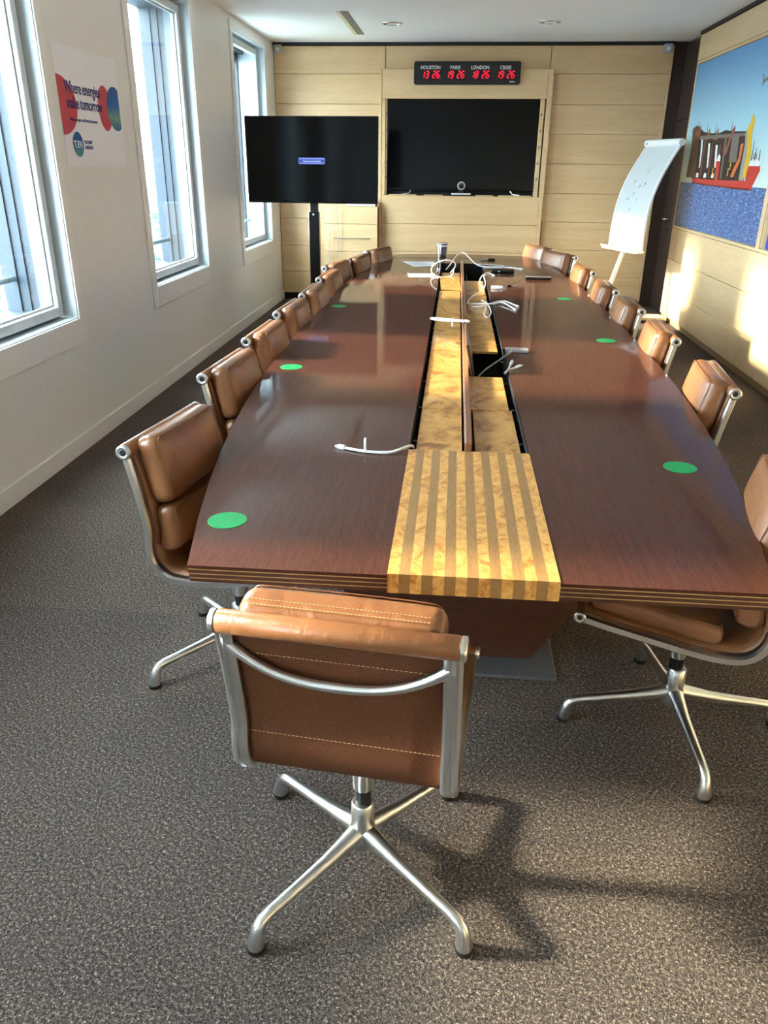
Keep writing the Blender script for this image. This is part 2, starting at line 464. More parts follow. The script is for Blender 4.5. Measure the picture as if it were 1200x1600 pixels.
for sx in (NX0, NX1 - .05):
    f = MB().bbox(sx, sx + (.018 if sx < 0 else .05), YC + .012, YC + .085, NZ0, NZ1, .002)
    fo = f.build('folding_leaf', M['maple'], cw)
    h = MB()
    for k in range(5): h.bbox(sx + (.004 if sx < 0 else .012), sx + (.014 if sx < 0 else .03), YC + .004, YC + .012, NZ0 + .18 + .17 * k, NZ0 + .21 + .17 * k, .002)
    h.build('hinge', M['grey_steel'], fo)
for x0, x1 in ((-.83, -.49), (-.40, -.17), (.22, .43), (.49, .88)):
    MB().bbox(x0, x1, YC - .006, YC + .018, NZ0, NZ0 + .012, .002).build('ledge_strip', M['maple'], cw)
MB().box(CX1 - .005, CX1 + .012, YC + .03, YB - .02, .08, .99).build('side_post', M['divider'], cw)

# right wall ----------------------------------------------------------------
YD = 9.46      # far end of the cladding, the dark door beyond it
wr = tag(MB().box(XR + .018, 2.9, YF, YD, 0, ZC).build('wall_right', M['substrate']), kind='structure')
def rpanel(y0, y1, z0, z1, x=XR, name='panel', t=.018):
    return MB().bbox(x, x + t, y0 + .002, y1 - .002, z0 + .002, z1 - .002, .0025).build(name, M['maple_side'], wr)
cols = [(YD - .26, YD)] + [(6.775 - 2.425 * k, 9.2 - 2.425 * k) for k in range(5)]
cols[-1] = (YF + .02, cols[-1][1])
for i, (a, b) in enumerate(cols):
    for z0, z1 in ((.06, .338), (.338, .66), (.66, .985)): rpanel(a, b, z0, z1)
    if i == 0: continue
    b2 = YD if i == 1 else b
    rpanel(a, b2, 2.60, 2.835)
    # frame strips around the mounted pictures
    rpanel(a, a + .05, .985, 2.60); rpanel(b2 - .03, b2, .985, 2.60)
    rpanel(a + .05, b2 - .03, .985, 1.015); rpanel(a + .05, b2 - .03, 2.57, 2.60)
    rpanel(a + .05, b2 - .03, 1.015, 2.57, XR + .008, 'backing_panel', .01)
MB().box(XR + .03, XR + .05, YF, YD, 0, .055).build('plinth', M['black'], wr)
for z in (.30, .64, .98, 1.32, 1.66, 2.0, 2.34): MB().lathe([(.006, 0), (.006, .012)], (XR + .009, YD, z), 8, 'y').build('edge_stud', M['black'], wr)

# black shadow gaps under the ceiling
tag(MB().box(XL + .003, XBR, YB - .03, YB, ZC - .032, ZC).build('trim_2', M['black']), kind='structure')
tag(MB().box(XR - .012, XR + .017, YF, YD, ZC - .03, ZC).build('trim_3', M['black']), kind='structure')

# dark door in the far right corner
XD = 2.47
dr = tag(MB().box(XD + .03, 2.9, YD, YB + .3, 0, ZC).build('door_1', M['dark_door']), kind='structure')
MB().bbox(XD, XD + .03, YD + .01, YB - .016, .01, 2.08, .003).build('door_leaf', M['dark_door'], dr)
MB().bbox(XD, XD + .03, YD + .01, YB - .016, 2.09, ZC - .03, .003).build('overpanel', M['dark_door'], dr)
MB().box(XBR + .001, XD + .03, YB - .015, YB + .28, 0, ZC - .002).build('frame_panel', M['dark_door'], dr)
MB().tube([(XD + .002, 9.86, 1.05), (XD - .05, 9.86, 1.05), (XD - .055, 9.87, 1.05), (XD - .055, 9.99, 1.05)], .010, 10).lathe([(.022, 0), (.022, .008)], (XD - .008, 9.86, 1.05), 16, 'x').build('handle', M['chrome'], dr)
MB().lathe([(.016, 0), (.016, .008)], (XD - .008, 9.86, .93), 16, 'x').build('lock', M['chrome'], dr)

# ceiling fittings -------------------------------------------------------------
for (x, y, nm) in ((-.71, 8.9, 'above the wall screen, nearer the air slot'), (.82, 8.86, 'nearer the whiteboard side')):
    d = thing('downlight', 'round chrome recessed ceiling downlight ' + nm, 'downlight', (x, y, ZC), 0, 'recessed ceiling downlights')
    MB().lathe([(.105, 0), (.105, -.006), (.085, -.008), (.083, 0)], (0, 0, 0), 32).build('ring', M['chrome'], d)
    MB().lathe([(.082, -.001), (.05, -.004), (.03, -.003)], (0, 0, 0), 28).build('reflector', M['chrome'], d)
    MB().tube([(-.05, -.012, -.006), (.05, -.012, -.006)], .006, 8).tube([(-.05, .012, -.006), (.05, .012, -.006)], .006, 8).build('lamp_tube', M['plug_white'], d)
v = thing('air_vent', 'long narrow slotted air vent in the ceiling near the left wall', 'vent', (-1.12, 8.91, ZC))
MB().bbox(-.055, -.012, -.68, .68, -.006, 0, .001).build('cover_strip', M['beige_plastic'], v)
MB().box(-.012, .055, -.68, .68, -.002, 0).build('slot_back', M['black'], v)
for x in (.0, .02, .04): MB().bbox(x, x + .009, -.68, .68, -.007, -.001, .001).build('slat', M['grey_plastic'], v)

# ------------------------------------------------------------------ world outside
t = NT('distant_city_ground')
co = t.coords()
vo = t.node('ShaderNodeTexVoronoi'); vo.inputs['Scale'].default_value = 0.02; t.l.new(co, vo.inputs['Vector'])
c = t.mix(0.5, t.ramp(t.noise(co, .004, 5), [(0.35, lin(64, 80, 84)), (0.65, lin(128, 136, 142))]), vo.outputs['Color'], 'SOFT_LIGHT')
gm = t.set(Base_Color=c, Roughness=0.9)
tag(MB().box(-9000, -14, -6000, 9000, -151, -150).build('city_ground', gm), kind='structure')
def city():
    t = NT('city_block_walls'); co = t.coords()
    c = t.ramp(t.noise(co, .03, 2), [(0.3, lin(30, 42, 52)), (0.5, lin(66, 80, 92)), (0.7, lin(118, 124, 128))])
    mat = t.set(Base_Color=c, Roughness=0.8)
    mb = MB(); rnd = random.Random(3)
    for k in range(2600):
        d = 160 + 3200 * rnd.random() ** 1.5
        an = R(rnd.uniform(2, 75))
        x, y = -d * math.sin(an) - 20, d * math.cos(an)
        w, l, h = rnd.uniform(8, 26), rnd.uniform(10, 40), rnd.choice((8, 12, 16, 20, 24, 30)) * rnd.uniform(.7, 1.2)
        if rnd.random() < .02: h *= 2.2
        a = .35 + (0 if rnd.random() < .7 else .5)
        ca, sa = math.cos(a), math.sin(a)
        P = [(-w, -l), (w, -l), (w, l), (-w, l)]
        P = [(x + p * ca - q * sa, y + p * sa + q * ca) for p, q in P]
        mb.prism([(p / 1, q / 1) for p, q in P], lambda a_, b_, h_: (a_, b_, h_), -150, -150 + h)
    return mb.build('city_blocks', mat)
tag(city(), 'pale hazy city rooftops far below seen through the left windows', 'city', kind='stuff')
#@@OBJECTS
# ------------------------------------------------------------------ conference table
TX, TY0, TY1, TZ = 0.075, 1.558, 8.65, 0.74
SX0, SX1 = -0.122, 0.272          # centre slot
SY0, SY1 = 2.42, 7.80
def half(y): return 0.93 - 0.265 * abs((y - 5.1) / 3.55) ** 3.1
tb = thing('conference_table', 'long dark glossy boat-shaped conference table with burl inlay and open cable channel', 'table', (TX, 5.1, 0), world=True)
def wing(sgn, inset):
    n = 28; P = []
    inner = SX0 if sgn < 0 else SX1
    yy = [TY0 + inset + (TY1 - TY0 - 2 * inset) * k / n for k in range(n + 1)]
    for y in yy:
        yo = y - (.11 * ((y - 7.4) / 1.25) ** 2 if y > 7.4 else 0)
        P.append((TX + sgn * (half(y) - inset), yo))
    P.append((inner, yy[-1])); P.append((inner, yy[0]))
    return P
flat = lambda a, b, h: (a, b, h)
for sgn in (-1, 1):
    z = TZ
    for k in range(4):
        nm = 'table_leaf' if k == 0 else 'edge_layer'
        MB().prism(wing(sgn, 0 if k == 0 else .001 * k), flat, z - .0085, z).build(nm, M['wenge'] if k == 0 else M['wenge_x'], tb)
        z -= .0085
        if k < 3:
            MB().prism(wing(sgn, .0015 + .001 * k), flat, z - .0035, z).build('edge_lamination', M['edge_gold'], tb)
            z -= .0035
ZB = TZ - .0445
MB().bbox(SX0 + .0005, SX1 - .0005, SY1, TY1, ZB, TZ, .001).build('end_leaf', M['wenge'], tb)
# striped inlay block at the near end
w = (SX1 - SX0) / 15
for k in range(15):
    MB().box(SX0 + w * k, SX0 + w * (k + 1), TY0 + .004, SY0, ZB - .004, TZ + .002).build('inlay_strip', M['burl_warm'] if k % 2 == 0 else M['stripe_dark'], tb)
# cable channel
ch = MB()
ch.box(SX0, SX1, SY0, SY1, .575, .582)
ch.box(SX0 - .008, SX0 - .0005, SY0, SY1, .575, ZB).box(SX1 + .0005, SX1 + .008, SY0, SY1, .575, ZB)
ch.box(SX0 + .001, SX0 + .003, SY0, SY1, ZB - .01, TZ - .004).box(SX1 - .003, SX1 - .001, SY0, SY1, ZB - .01, TZ - .004)
ch.box(SX0, SX1, SY0 + .0005, SY0 + .006, .582, TZ - .006).box(SX0, SX1, SY1 - .006, SY1 - .0005, .582, TZ - .004)
ch.box(.060, .088, SY0 + .01, SY1 - .01, .582, .70)
ch.build('cable_channel', M['pitch'], tb)
for k in range(12):
    for x in (SX0 + .004, SX1 - .02):
        MB().bbox(x, x + .016, SY0 + .2 + .42 * k, SY0 + .225 + .42 * k, .690, .700, .001).build('bracket', M['gas'], tb)
MB().bbox(.062, .086, SY0 + .008, SY1 - .02, .70, .768, .004).build('divider', M['divider'], tb)
LL = .525
for k in range(7):
    MB().bbox(-.101, .054, 2.436 + LL * k, 2.434 + LL * (k + 1), .711, .724 + (.001 if k % 2 else 0), .001).build('channel_lid', M['burl'], tb)
MB().bbox(-.0775, .0775, -.26, .26, -.006, .006, .001).build('channel_lid', M['burl'], tb, Vector((-.022, 6.40, .735)) - Vector(tb.location), (R(3.0), R(1.5), R(2)))
MB().bbox(-.101, .054, 6.68, 7.20, .711, .724, .001).build('channel_lid', M['burl'], tb)
for (y0, y1, dx) in ((2.436, 2.958, .006), (2.964, 3.487, -.004), (4.018, 4.54, 0), (4.542, 5.064, 0), (5.066, 5.588, 0), (5.59, 6.112, 0), (6.114, 6.69, 0)):
    MB().bbox(.092 + dx, .244 + dx, y0, y1, .711, .724, .001).build('channel_lid', M['burl'], tb)
op = MB().bbox(0, .002, -.261, .261, 0, .152, .0005).build('open_lid', M['burl'], tb, Vector((.1025, 3.752, .715)) - Vector(tb.location), (0, -.23, 0))
MB().bbox(.0023, .014, -.2605, .2605, 0, .1525, .001).build('lid_back', M['dark_door'], op)
# pedestals
for yc in (2.62, 5.1, 7.55):
    MB().bbox(TX - .335, TX + .335, yc - .41, yc + .41, 0, .012, .003).build('base_plate', M['grey_steel'], tb)
    MB().prism([(-.25, .012), (.25, .012), (.62, .575), (-.62, .575)], lambda a, b, h: (TX + a, h, b), yc - .30, yc + .30).build('pedestal', M['wenge_x'], tb)
MB().bbox(TX - .5, SX0 - .009, 1.95, 8.2, .60, ZB, .002).bbox(SX1 + .009, TX + .5, 1.95, 8.2, .60, ZB, .002).build('under_frame', M['black'], tb)
MB().bbox(SX0 - .008, SX1 + .008, 1.95, 2.40, .58, ZB - .005, .002).build('under_block', M['black'], tb)

# ------------------------------------------------------------------ swivel chairs
PROF = smooth_path([(0, .300, .468), (0, .22, .452), (0, .12, .436), (0, .01, .418), (0, -.07, .411), (0, -.128, .419), (0, -.163, .452),
                    (0, -.174, .500), (0, -.169, .558), (0, -.176, .625), (0, -.194, .725), (0, -.214, .822)], 6)
PL = [0.0]
for a, b in zip(PROF, PROF[1:]): PL.append(PL[-1] + (b - a).length)
PTOT = PL[-1]
def prof_at(s):
    s2 = max(0, min(PTOT, s))
    i = 0
    while i < len(PL) - 2 and PL[i + 1] < s2: i += 1
    f = (s2 - PL[i]) / (PL[i + 1] - PL[i])
    p = PROF[i].lerp(PROF[i + 1], f)
    i0, i1 = max(i - 1, 0), min(i + 2, len(PROF) - 1)
    t = (PROF[i1] - PROF[i0]).normalized()
    if s != s2: p = p + t * (s - s2)
    return p, t, Vector((0, t.z, -t.y))     # point, tangent (front to top), normal to the sitter's side
def s_of(axis, val, lo, hi):
    best = min((abs(prof_at(lo + (hi - lo) * k / 200)[0][axis] - val), lo + (hi - lo) * k / 200) for k in range(201))
    return best[1]
def make_chair():
    root = thing('swivel_chair', 'x', 'chair', group='tan leather swivel chairs around the table')
    # side rails
    rp = [(-.014, -.011), (-.009, -.016), (-.004, -.016), (-.003, -.010), (.003, -.010), (.004, -.016), (.009, -.016), (.014, -.011), (.014, .008), (.006, .013), (-.006, .013), (-.014, .008)]
    for sg in (-1, 1):
        path = [PROF[k] - prof_at(PL[k])[2] * .007 + Vector((sg * .217, 0, 0)) for k in range(len(PROF) - 1)]
        def fr(i):
            _, t, n = prof_at(PL[i]); return Vector((1.25, 0, 0)), n * 0.85
        MB().sweep(rp, path, fr, smooth=False).build('side_rail', M['alu'], root)
    # leather sling and its cloth back
    nS, nX = 60, 6
    def sheet(off0, off1, hw, s0=0, s1=PTOT):
        vs_, fs = [], []
        for o_ in (off0, off1):
            for i in range(nS + 1):
                p, t_, n = prof_at(s0 + (s1 - s0) * i / nS)
                for j in range(nX + 1): vs_.append(p + n * o_ + Vector((hw * (2 * j / nX - 1), 0, 0)))
        W = nX + 1; L = (nS + 1) * W
        for i in range(nS):
            for j in range(nX):
                a = i * W + j
                fs.append((a, a + 1, a + W + 1, a + W)); fs.append((L + a, L + a + W, L + a + W + 1, L + a + 1))
        for i in range(nS):
            for j in (0, nX):
                a = i * W + j; fs.append((a, a + W, L + a + W, L + a))
        for i in (0, nS):
            for j in range(nX):
                a = i * W + j; fs.append((a, a + 1, L + a + 1, L + a))
        return vs_, fs
    MB().raw(*sheet(.000, .006, .203), smooth=True).build('sling', M['leather'], root)
    bc = MB().raw(*sheet(-.006, -.0005, .201), smooth=True).build('sling_back', M['cloth'], root)
    for zz in (.748, .535):
        st = MB()
        s_ = s_of(2, zz, PTOT * .55, PTOT); p, t_, n = prof_at(s_)
        for k in range(44):
            x = -.198 + .396 * k / 44
            st.tube([p - n * .0068 + Vector((x, 0, 0)), p - n * .0068 + Vector((x + .006, 0, 0))], .0007, 4, smooth=False)
        st.build('stitching', M['thread'], bc)
    # rolls with metal end caps
    for (s_, nm, rr, dn) in ((PTOT, 'top_roll', .0235, -.006), (0.0, 'front_roll', .0165, -.004)):
        p, t_, n = prof_at(s_); c_ = p + n * dn
        pr = [(rr * .8, -.231), (rr, -.225), (rr, .225), (rr * .8, .231)]
        ro = MB().lathe(pr, c_, 20, 'x').build(nm, M['leather'], root)
        for sg in (-1, 1):
            MB().lathe([(rr * .98, sg * .229), (rr * 1.0, sg * .239), (rr * .78, sg * .241), (rr * .5, sg * .239)], c_, 20, 'x').build('end_cap', M['alu'], ro)
            MB().lathe([(rr * .45, sg * .238), (rr * .42, sg * .2405)], c_, 14, 'x').build('cap_screw', M['gas'], ro)
    # cushions
    def pad(name, sa, sb, T, hw, r, crown, seam=True):
        L = (sb - sa) / 2; mid = (sa + sb) / 2
        def mp(q):
            a, b, c_ = q.x, q.y, q.z
            c2 = c_ + T / 2 + .007
            k = (1 - (a / hw) ** 2) * (1 - (b / L) ** 2)
            if c_ > 0: c2 += crown * max(0, k) ** .6
            wr_ = .0022 * math.sin(a * 85 + b * 40) * max(0, (abs(a) / hw) ** 4) * (1 if c_ > -T * .3 else 0)
            p, t_, n = prof_at(mid + b)
            return p + n * (c2 + wr_) + Vector((a, 0, 0))
        o = MB().rbox(hw, L, T / 2, r, 10, 4, mp).build(name, M['leather'], root)
        if seam:
            loop = []
            hx, hl, cr = hw - .012, L - .010, .022
            for (cx, cy, a0) in ((hx - cr, hl - cr, 0), (-hx + cr, hl - cr, 90), (-hx + cr, -hl + cr, 180), (hx - cr, -hl + cr, 270)):
                for k in range(6):
                    an = R(a0 + 90 * k / 5); loop.append((cx + cr * math.cos(an), cy + cr * math.sin(an)))
            loop.append(loop[0])
            den = []
            for (x0, y0), (x1, y1) in zip(loop, loop[1:]):
                m = max(1, int(math.hypot(x1 - x0, y1 - y0) / .025))
                for k in range(m): den.append((x0 + (x1 - x0) * k / m, y0 + (y1 - y0) * k / m))
            den.append(den[0])
            MB().tube([mp(Vector((x, y, T / 2 - r * .06))) for x, y in den], .0016, 5, cap=False).build('seam', M['leather_dark'], o)
        if name.startswith('upper'):
            for cz in (-.30, -.12):
                sr = MB()
                for k in range(46):
                    x = -.172 + .344 * k / 46
                    sr.tube([mp(Vector((x, L + .0006, T * cz))), mp(Vector((x + .0048, L + .0006, T * cz)))], .0008, 4, smooth=False)
                sr.build('stitching', M['thread'], o)
        return o
    sU0 = s_of(2, .640, PTOT * .6, PTOT)
    pad('upper_back_cushion', sU0, PTOT + .026, .076, .199, .031, .018)
    sL0, sL1 = s_of(2, .478, PTOT * .55, PTOT), sU0 - .006
    pad('lower_back_cushion', sL0, sL1, .068, .198, .029, .012)
    pad('seat_cushion', .018, s_of(1, -.075, 0, PTOT * .55), .060, .199, .025, .012)
    # curved back stretcher
    pts = []
    sS = s_of(2, .770, PTOT * .6, PTOT)
    for k in range(25):
        u = -1 + 2 * k / 24; b_ = 1 - abs(u) ** 2.6
        p, t_, n = prof_at(sS - .062 * b_); pts.append(p - n * (.010 + .022 * b_) + Vector((u * .212, 0, 0)))
    MB().tube(pts, [.0095 + .004 * abs(2 * k / 24 - 1) ** 6 for k in range(25)], 12).build('back_stretcher', M['alu'], root)
    # seat spreader
    for yy, nm in ((.115, 0), (-.055, 0)):
        s_ = s_of(1, yy, 0, PTOT * .5); pz = prof_at(s_)[0].z; pts = []
        for k in range(17):
            u = -1 + 2 * k / 16; b_ = 1 - abs(u) ** 2.2
            pts.append((u * .212, yy + (.03 - yy) * b_ * .8, pz - .012 - (pz - .372) * b_))
        MB().tube(pts, .009, 10).build('seat_spreader', M['alu'], root)
    MB().lathe([(.034, .392), (.036, .380), (.026, .362), (.025, .255), (.0235, .248)], (0, .008, 0), 24).build('column_head', M['alu'], root)
    MB().lathe([(.0205, .300), (.0205, .19)], (0, .006, 0), 20).build('column', M['gas'], root)
    # star base
    bs = MB().lathe([(.0235, .208), (.027, .204), (.028, .150), (.033, .118), (.038, .098), (.034, .082), (.018, .074)], (0, 0, 0), 28).build('star_base', M['alu'], root)
    for k in range(4):
        th = R(45 + 90 * k); dx, dy = math.cos(th), math.sin(th)
        P = [(.015, .122), (.045, .116), (.12, .102), (.21, .090), (.282, .081), (.305, .075), (.3175, .062), (.323, .044), (.327, .022), (.3275, .012)]
        rad = [.024, .0215, .0165, .0145, .0135, .0142, .0150, .0172, .0198, .0195]
        MB().tube([(r_ * dx, r_ * dy, z_) for r_, z_ in P], rad, 14).build('leg', M['alu'], bs)
        MB().lathe([(.020, .013), (.0215, .009), (.0205, 0)], (.3275 * dx, .3275 * dy, 0), 16).build('glide', M['black'], bs)
    return root, bs
chair0, base0 = make_chair()
base0.name = 'star_base'
K = 'tan leather swivel chair '
chairs = [  # hub x, y, facing, base turn, label
    (-.162, 1.400, -6, 11, K + 'seen from behind in the foreground, alone at the near table end'),
    (-.690, 2.270, -99, 6, K + 'nearest the camera on the window side of the table'),
    (-.735, 3.150, -94, 20, K + 'second from the near end on the window side'),
    (-.745, 3.860, -92, 40, K + 'third from the near end on the window side'),
    (-.755, 4.590, -92, 15, K + 'fourth from the near end on the window side'),
    (-.745, 5.270, -90, 30, K + 'fifth from the near end on the window side'),
    (-.755, 6.030, -92, 5, K + 'sixth from the near end on the window side'),
    (-.800, 6.690, -98, 10, K + 'third from the far end on the window side, pushed back slightly'),
    (-.675, 7.215, -97, 8, K + 'second from the far end on the window side'),
    (-.567, 7.890, -108, 20, K + 'at the far end of the window side, by the standing screen'),
    (.735, 2.035, 77, -29, K + 'nearest the camera on the right side, seat under the table'),
    (.885, 3.210, 84, 20, K + 'second from the near end on the right side, in the sun'),
    (.895, 4.150, 86, 10, K + 'third from the near end on the right side'),
    (.900, 4.990, 88, 35, K + 'fourth from the near end on the right side'),
    (.890, 5.750, 88, 5, K + 'fifth from the near end on the right side'),
    (.880, 6.740, 92, 25, K + 'third from the far end on the right side'),
    (.826, 7.777, 116, 15, K + 'second from the far end on the right side, turned inwards'),
    (.690, 8.40, 116, 20, K + 'at the far right table corner, farthest from the camera'),
]
for i, (x, y, a, b, lab) in enumerate(chairs):
    c = chair0 if i == 0 else copy_tree(chair0)
    c.location = (x, y, 0); c.rotation_euler = (0, 0, R(a)); c['label'] = lab
    for ch_ in c.children:
        if ch_.name.startswith('star_base'): ch_.rotation_euler = (0, 0, R(b))

# ------------------------------------------------------------------ wall screen, camera, clock
tv = thing('wall_screen', 'large black flat screen set in the pale wood wall niche', 'screen', (.035, YC + .06, 1.79), world=True)
MB().rbox(.885, .02, .488, .012, 2, 3, lambda q: (q.x + .035, q.y + YC + .058, q.z + 1.805)).build('housing', M['black_gloss'], tv)
MB().box(.035 - .868, .035 + .868, YC + .0362, YC + .0376, 1.345, 2.278).build('display', M['screen'], tv)
for sx in (-1, 1):
    MB().tube([(.035 + sx * .60, YC + .05, 1.318), (.035 + sx * .62, YC + .03, 1.285), (.035 + sx * .71, YC + .006, 1.276)], .010, 8).build('screen_foot', M['chrome'], tv)
wc = thing('web_camera', 'small round web camera on a clip below the wall screen', 'camera', (.045, YC + .005, 1.274), world=True)
MB().lathe([(.048, .02), (.048, -.012), (.043, -.016), (.034, -.016)], (.045, YC, 1.375), 28, 'y').build('ring', M['grey_plastic'], wc)
MB().lathe([(.034, -.0155), (.02, -.019), (.008, -.020)], (.045, YC, 1.375), 24, 'y').build('lens', M['black_gloss'], wc)
MB().bbox(.02, .07, YC - .01, YC + .02, 1.292, 1.335, .004).build('neck', M['black'], wc)
MB().bbox(-.07, .16, YC - .012, YC + .024, 1.276, 1.292, .003).build('bracket', M['plug_white'], wc)

ck = thing('world_clock', 'long black digital clock with red numerals for four places on the back wall', 'clock', (.05, YC, 2.46), world=True)
CX_0, CX_1, CZ0, CZ1 = -.547, .652, 2.437, 2.668
def rrect(x0, x1, z0, z1, r, n=5):
    P = []
    for (cx, cz, a0) in ((x1 - r, z1 - r, 0), (x0 + r, z1 - r, 90), (x0 + r, z0 + r, 180), (x1 - r, z0 + r, 270)):
        for k in range(n + 1): P.append((cx + r * math.cos(R(a0 + 90 * k / n)), cz + r * math.sin(R(a0 + 90 * k / n))))
    return P
YK = YC - .045
MB().prism(rrect(CX_0, CX_1, CZ0, CZ1, .022), lambda a, b, h: (a, h, b), YK, YC - .004).build('case', M['black'], ck)
SEG = {'0': 'abcdef', '1': 'bc', '2': 'abged', '3': 'abgcd', '6': 'afgedc', '8': 'abcdefg', '9': 'abfgcd'}
def digit(ch, x, z, W=.029, Hh=.066, t=.0105, sl=.16):
    mb = MB()
    S = {'a': (0, Hh, W, Hh), 'g': (0, Hh / 2, W, Hh / 2), 'd': (0, 0, W, 0), 'f': (0, Hh / 2, 0, Hh), 'b': (W, Hh / 2, W, Hh), 'e': (0, 0, 0, Hh / 2), 'c': (W, 0, W, Hh / 2)}
    for k in SEG[ch]:
        x0, z0, x1, z1 = S[k]
        d = Vector((x1 - x0, z1 - z0)).normalized(); n = Vector((-d.y, d.x)) * t / 2; g = d * t * .35
        a, b = Vector((x0, z0)) + g, Vector((x1, z1)) - g; e = d * t * .4
        P = [a - e * .2, a + e + n, b - e + n, b + e * .2, b - e - n, a + e - n]
        P = [(x + p.x + sl * p.y, z + p.y) for p in P]
        mb.prism(P, lambda u, w_, h: (u, h, w_), YK - .0012, YK - .0002)
    return mb
front = lambda x, z, y: Matrix.Translation((x, y, z)) @ Matrix.Rotation(R(90), 4, 'X')
CW = (CX_1 - CX_0)
for (u, nm, t_) in ((.155, 'HOUSTON', '1326'), (.387, 'PARIS', '1926'), (.62, 'LONDON', '1826'), (.857, 'CRISIS', '1926')):
    cx = CX_0 + CW * u
    text_mesh('place_name', nm, .050, M['plug_white'], ck, front(cx, CZ0 + .152, YK - .0008), .92, .0008, 'CENTER')
    for k, chh in enumerate(t_):
        digit(chh, cx - .102 + .046 * k + (.032 if k > 1 else 0), CZ0 + .066).build('numeral', M['led'], ck)
text_mesh('maker_mark', 'Bodet', .022, M['plug_white'], ck, front(CX_1 - .115, CZ0 + .022, YK - .0008), 1.0, .0006)

for (x, lab) in ((-2.125, 'small white sensor box high in the back wall corner by the window'), (2.255, 'small grey sensor box high on the back wall by the dark door')):
    s_ = thing('corner_sensor', lab, 'sensor', (x, YB - .018, 2.80), group='sensor boxes at the top of the back wall')
    MB().rbox(.045, .03, .045, .008, 1, 3, lambda q: (q.x, q.y - .031, q.z)).build('housing', M['grey_plastic'], s_)
    MB().lathe([(.022, 0), (.022, -.003), (.012, -.004)], (0, -.061, -.005), 16, 'y').build('grille', M['plug_white'], s_)

# low cabinet left of the niche
cb = thing('low_cabinet', 'low pale wood cabinet against the back wall behind the standing screen', 'cabinet', (-1.28, 10.06, 0), world=True)
MB().bbox(-1.615, -.952, 10.02, YB - .02, .05, 1.13, .002).build('body', M['maple'], cb)
for z0, z1 in ((.06, .30), (.302, .612), (.615, .932), (.935, 1.13)):
    d_ = MB().bbox(-1.615, -.952, 10.0, 10.0185, z0 + .001, z1 - .001, .002).build('drawer_front', M['maple'], cb)
    if z0 == .615: MB().tube([(-1.485, 10.0, .768), (-1.485, 9.985, .768), (-1.05, 9.985, .768), (-1.05, 10.0, .768)], .004, 8).build('handle', M['grey_steel'], d_)
MB().box(-1.61, -.955, 10.03, YB - .02, 0, .05).build('plinth', M['black'], cb)
tu = thing('white_tube', 'white tube with a dark round end lying on the low cabinet', 'tube', (-1.15, 10.06, 1.131), world=True)
MB().lathe([(.030, -.19), (.034, -.185), (.034, .165)], (-1.15, 10.06, 1.165), 24, 'x').build('roll', M['plug_white'], tu)
MB().lathe([(.036, .165), (.036, .188), (.028, .192), (.012, .190)], (-1.15, 10.06, 1.1675), 24, 'x').build('end_cap', M['divider'], tu)

# ------------------------------------------------------------------ standing screen
ss = thing('standing_screen', 'black flat screen on a tall black mobile floor stand beside the window', 'screen', (-1.47, 8.46, 0), R(-1.5))
MB().rbox(.672, .022, .400, .008, 2, 3, lambda q: (q.x, q.y, q.z + 1.630)).build('housing', M['black_gloss'], ss)
dsp = MB().box(-.662, .662, -.0236, -.0224, 1.246, 2.022).build('display', M['screen'], ss)
MB().prism(rrect(-.133, .137, 1.598, 1.655, .012), lambda a, b, h: (a, h, b), -.0244, -.0238).build('message_frame', M['pill_light'], dsp)
MB().prism(rrect(-.128, .132, 1.610, 1.640, .006), lambda a, b, h: (a, h, b), -.0250, -.0245).build('message_bar', M['pill_blue'], dsp)
text_mesh('message_text', 'i  Aucune source detectee', .024, M['pill_text'], dsp, front(-.098, 1.617, -.0256), .76, .0004)
MB().bbox(-.20, .20, .022, .060, 1.42, 1.84, .003).build('mount_plate', M['black'], ss)
MB().bbox(-.040, .040, .030, .085, 1.05, 1.80, .004).build('inner_post', M['black'], ss)
po = MB().bbox(-.053, .053, .022, .095, .09, 1.145, .004).build('outer_post', M['black_gloss'], ss)
MB().lathe([(.011, 0), (.011, -.012), (.007, -.014)], (0, .022, 1.12), 14, 'y').build('clamp_screw', M['chrome'], po)
MB().bbox(-.057, -.053, .03, .09, .3, 1.145, .001).build('edge_trim', M['chrome'], po)
MB().bbox(-.44, .44, .035, .085, .085, .115, .006).build('cross_foot', M['black'], ss)
for sx in (-1, 1):
    lg = MB().bbox(sx * .40 - .03, sx * .40 + .03, -.28, .34, .075, .105, .006).build('foot', M['black'], ss)
    for yy in (-.25, .31):
        MB().lathe([(.034, -.012), (.036, -.008), (.036, .008), (.034, .012)], (sx * .40, yy, .037), 20, 'x').build('castor', M['gas'], lg)
for (x, dy, z0) in ((-1.545, 0, .58), (-1.435, .02, .36)):
    cbl = MB().tube(smooth_path([(x + .02, 9.90, 1.28), (x, 9.93 + dy, 1.05), (x + .012, 9.94 + dy, .80), (x - .004, 9.95 + dy, .6), (x + .004, 9.95, .35), (x + .03, 9.93, .01)], 6), .004, 6).build('hanging_cable', M['grey_plastic'])
    tag(cbl, 'thin grey cable hanging in front of the low cabinet, ' + ('nearer the window' if x < -1.5 else 'nearer the wall screen'), 'cable', 'cables hanging behind the standing screen')

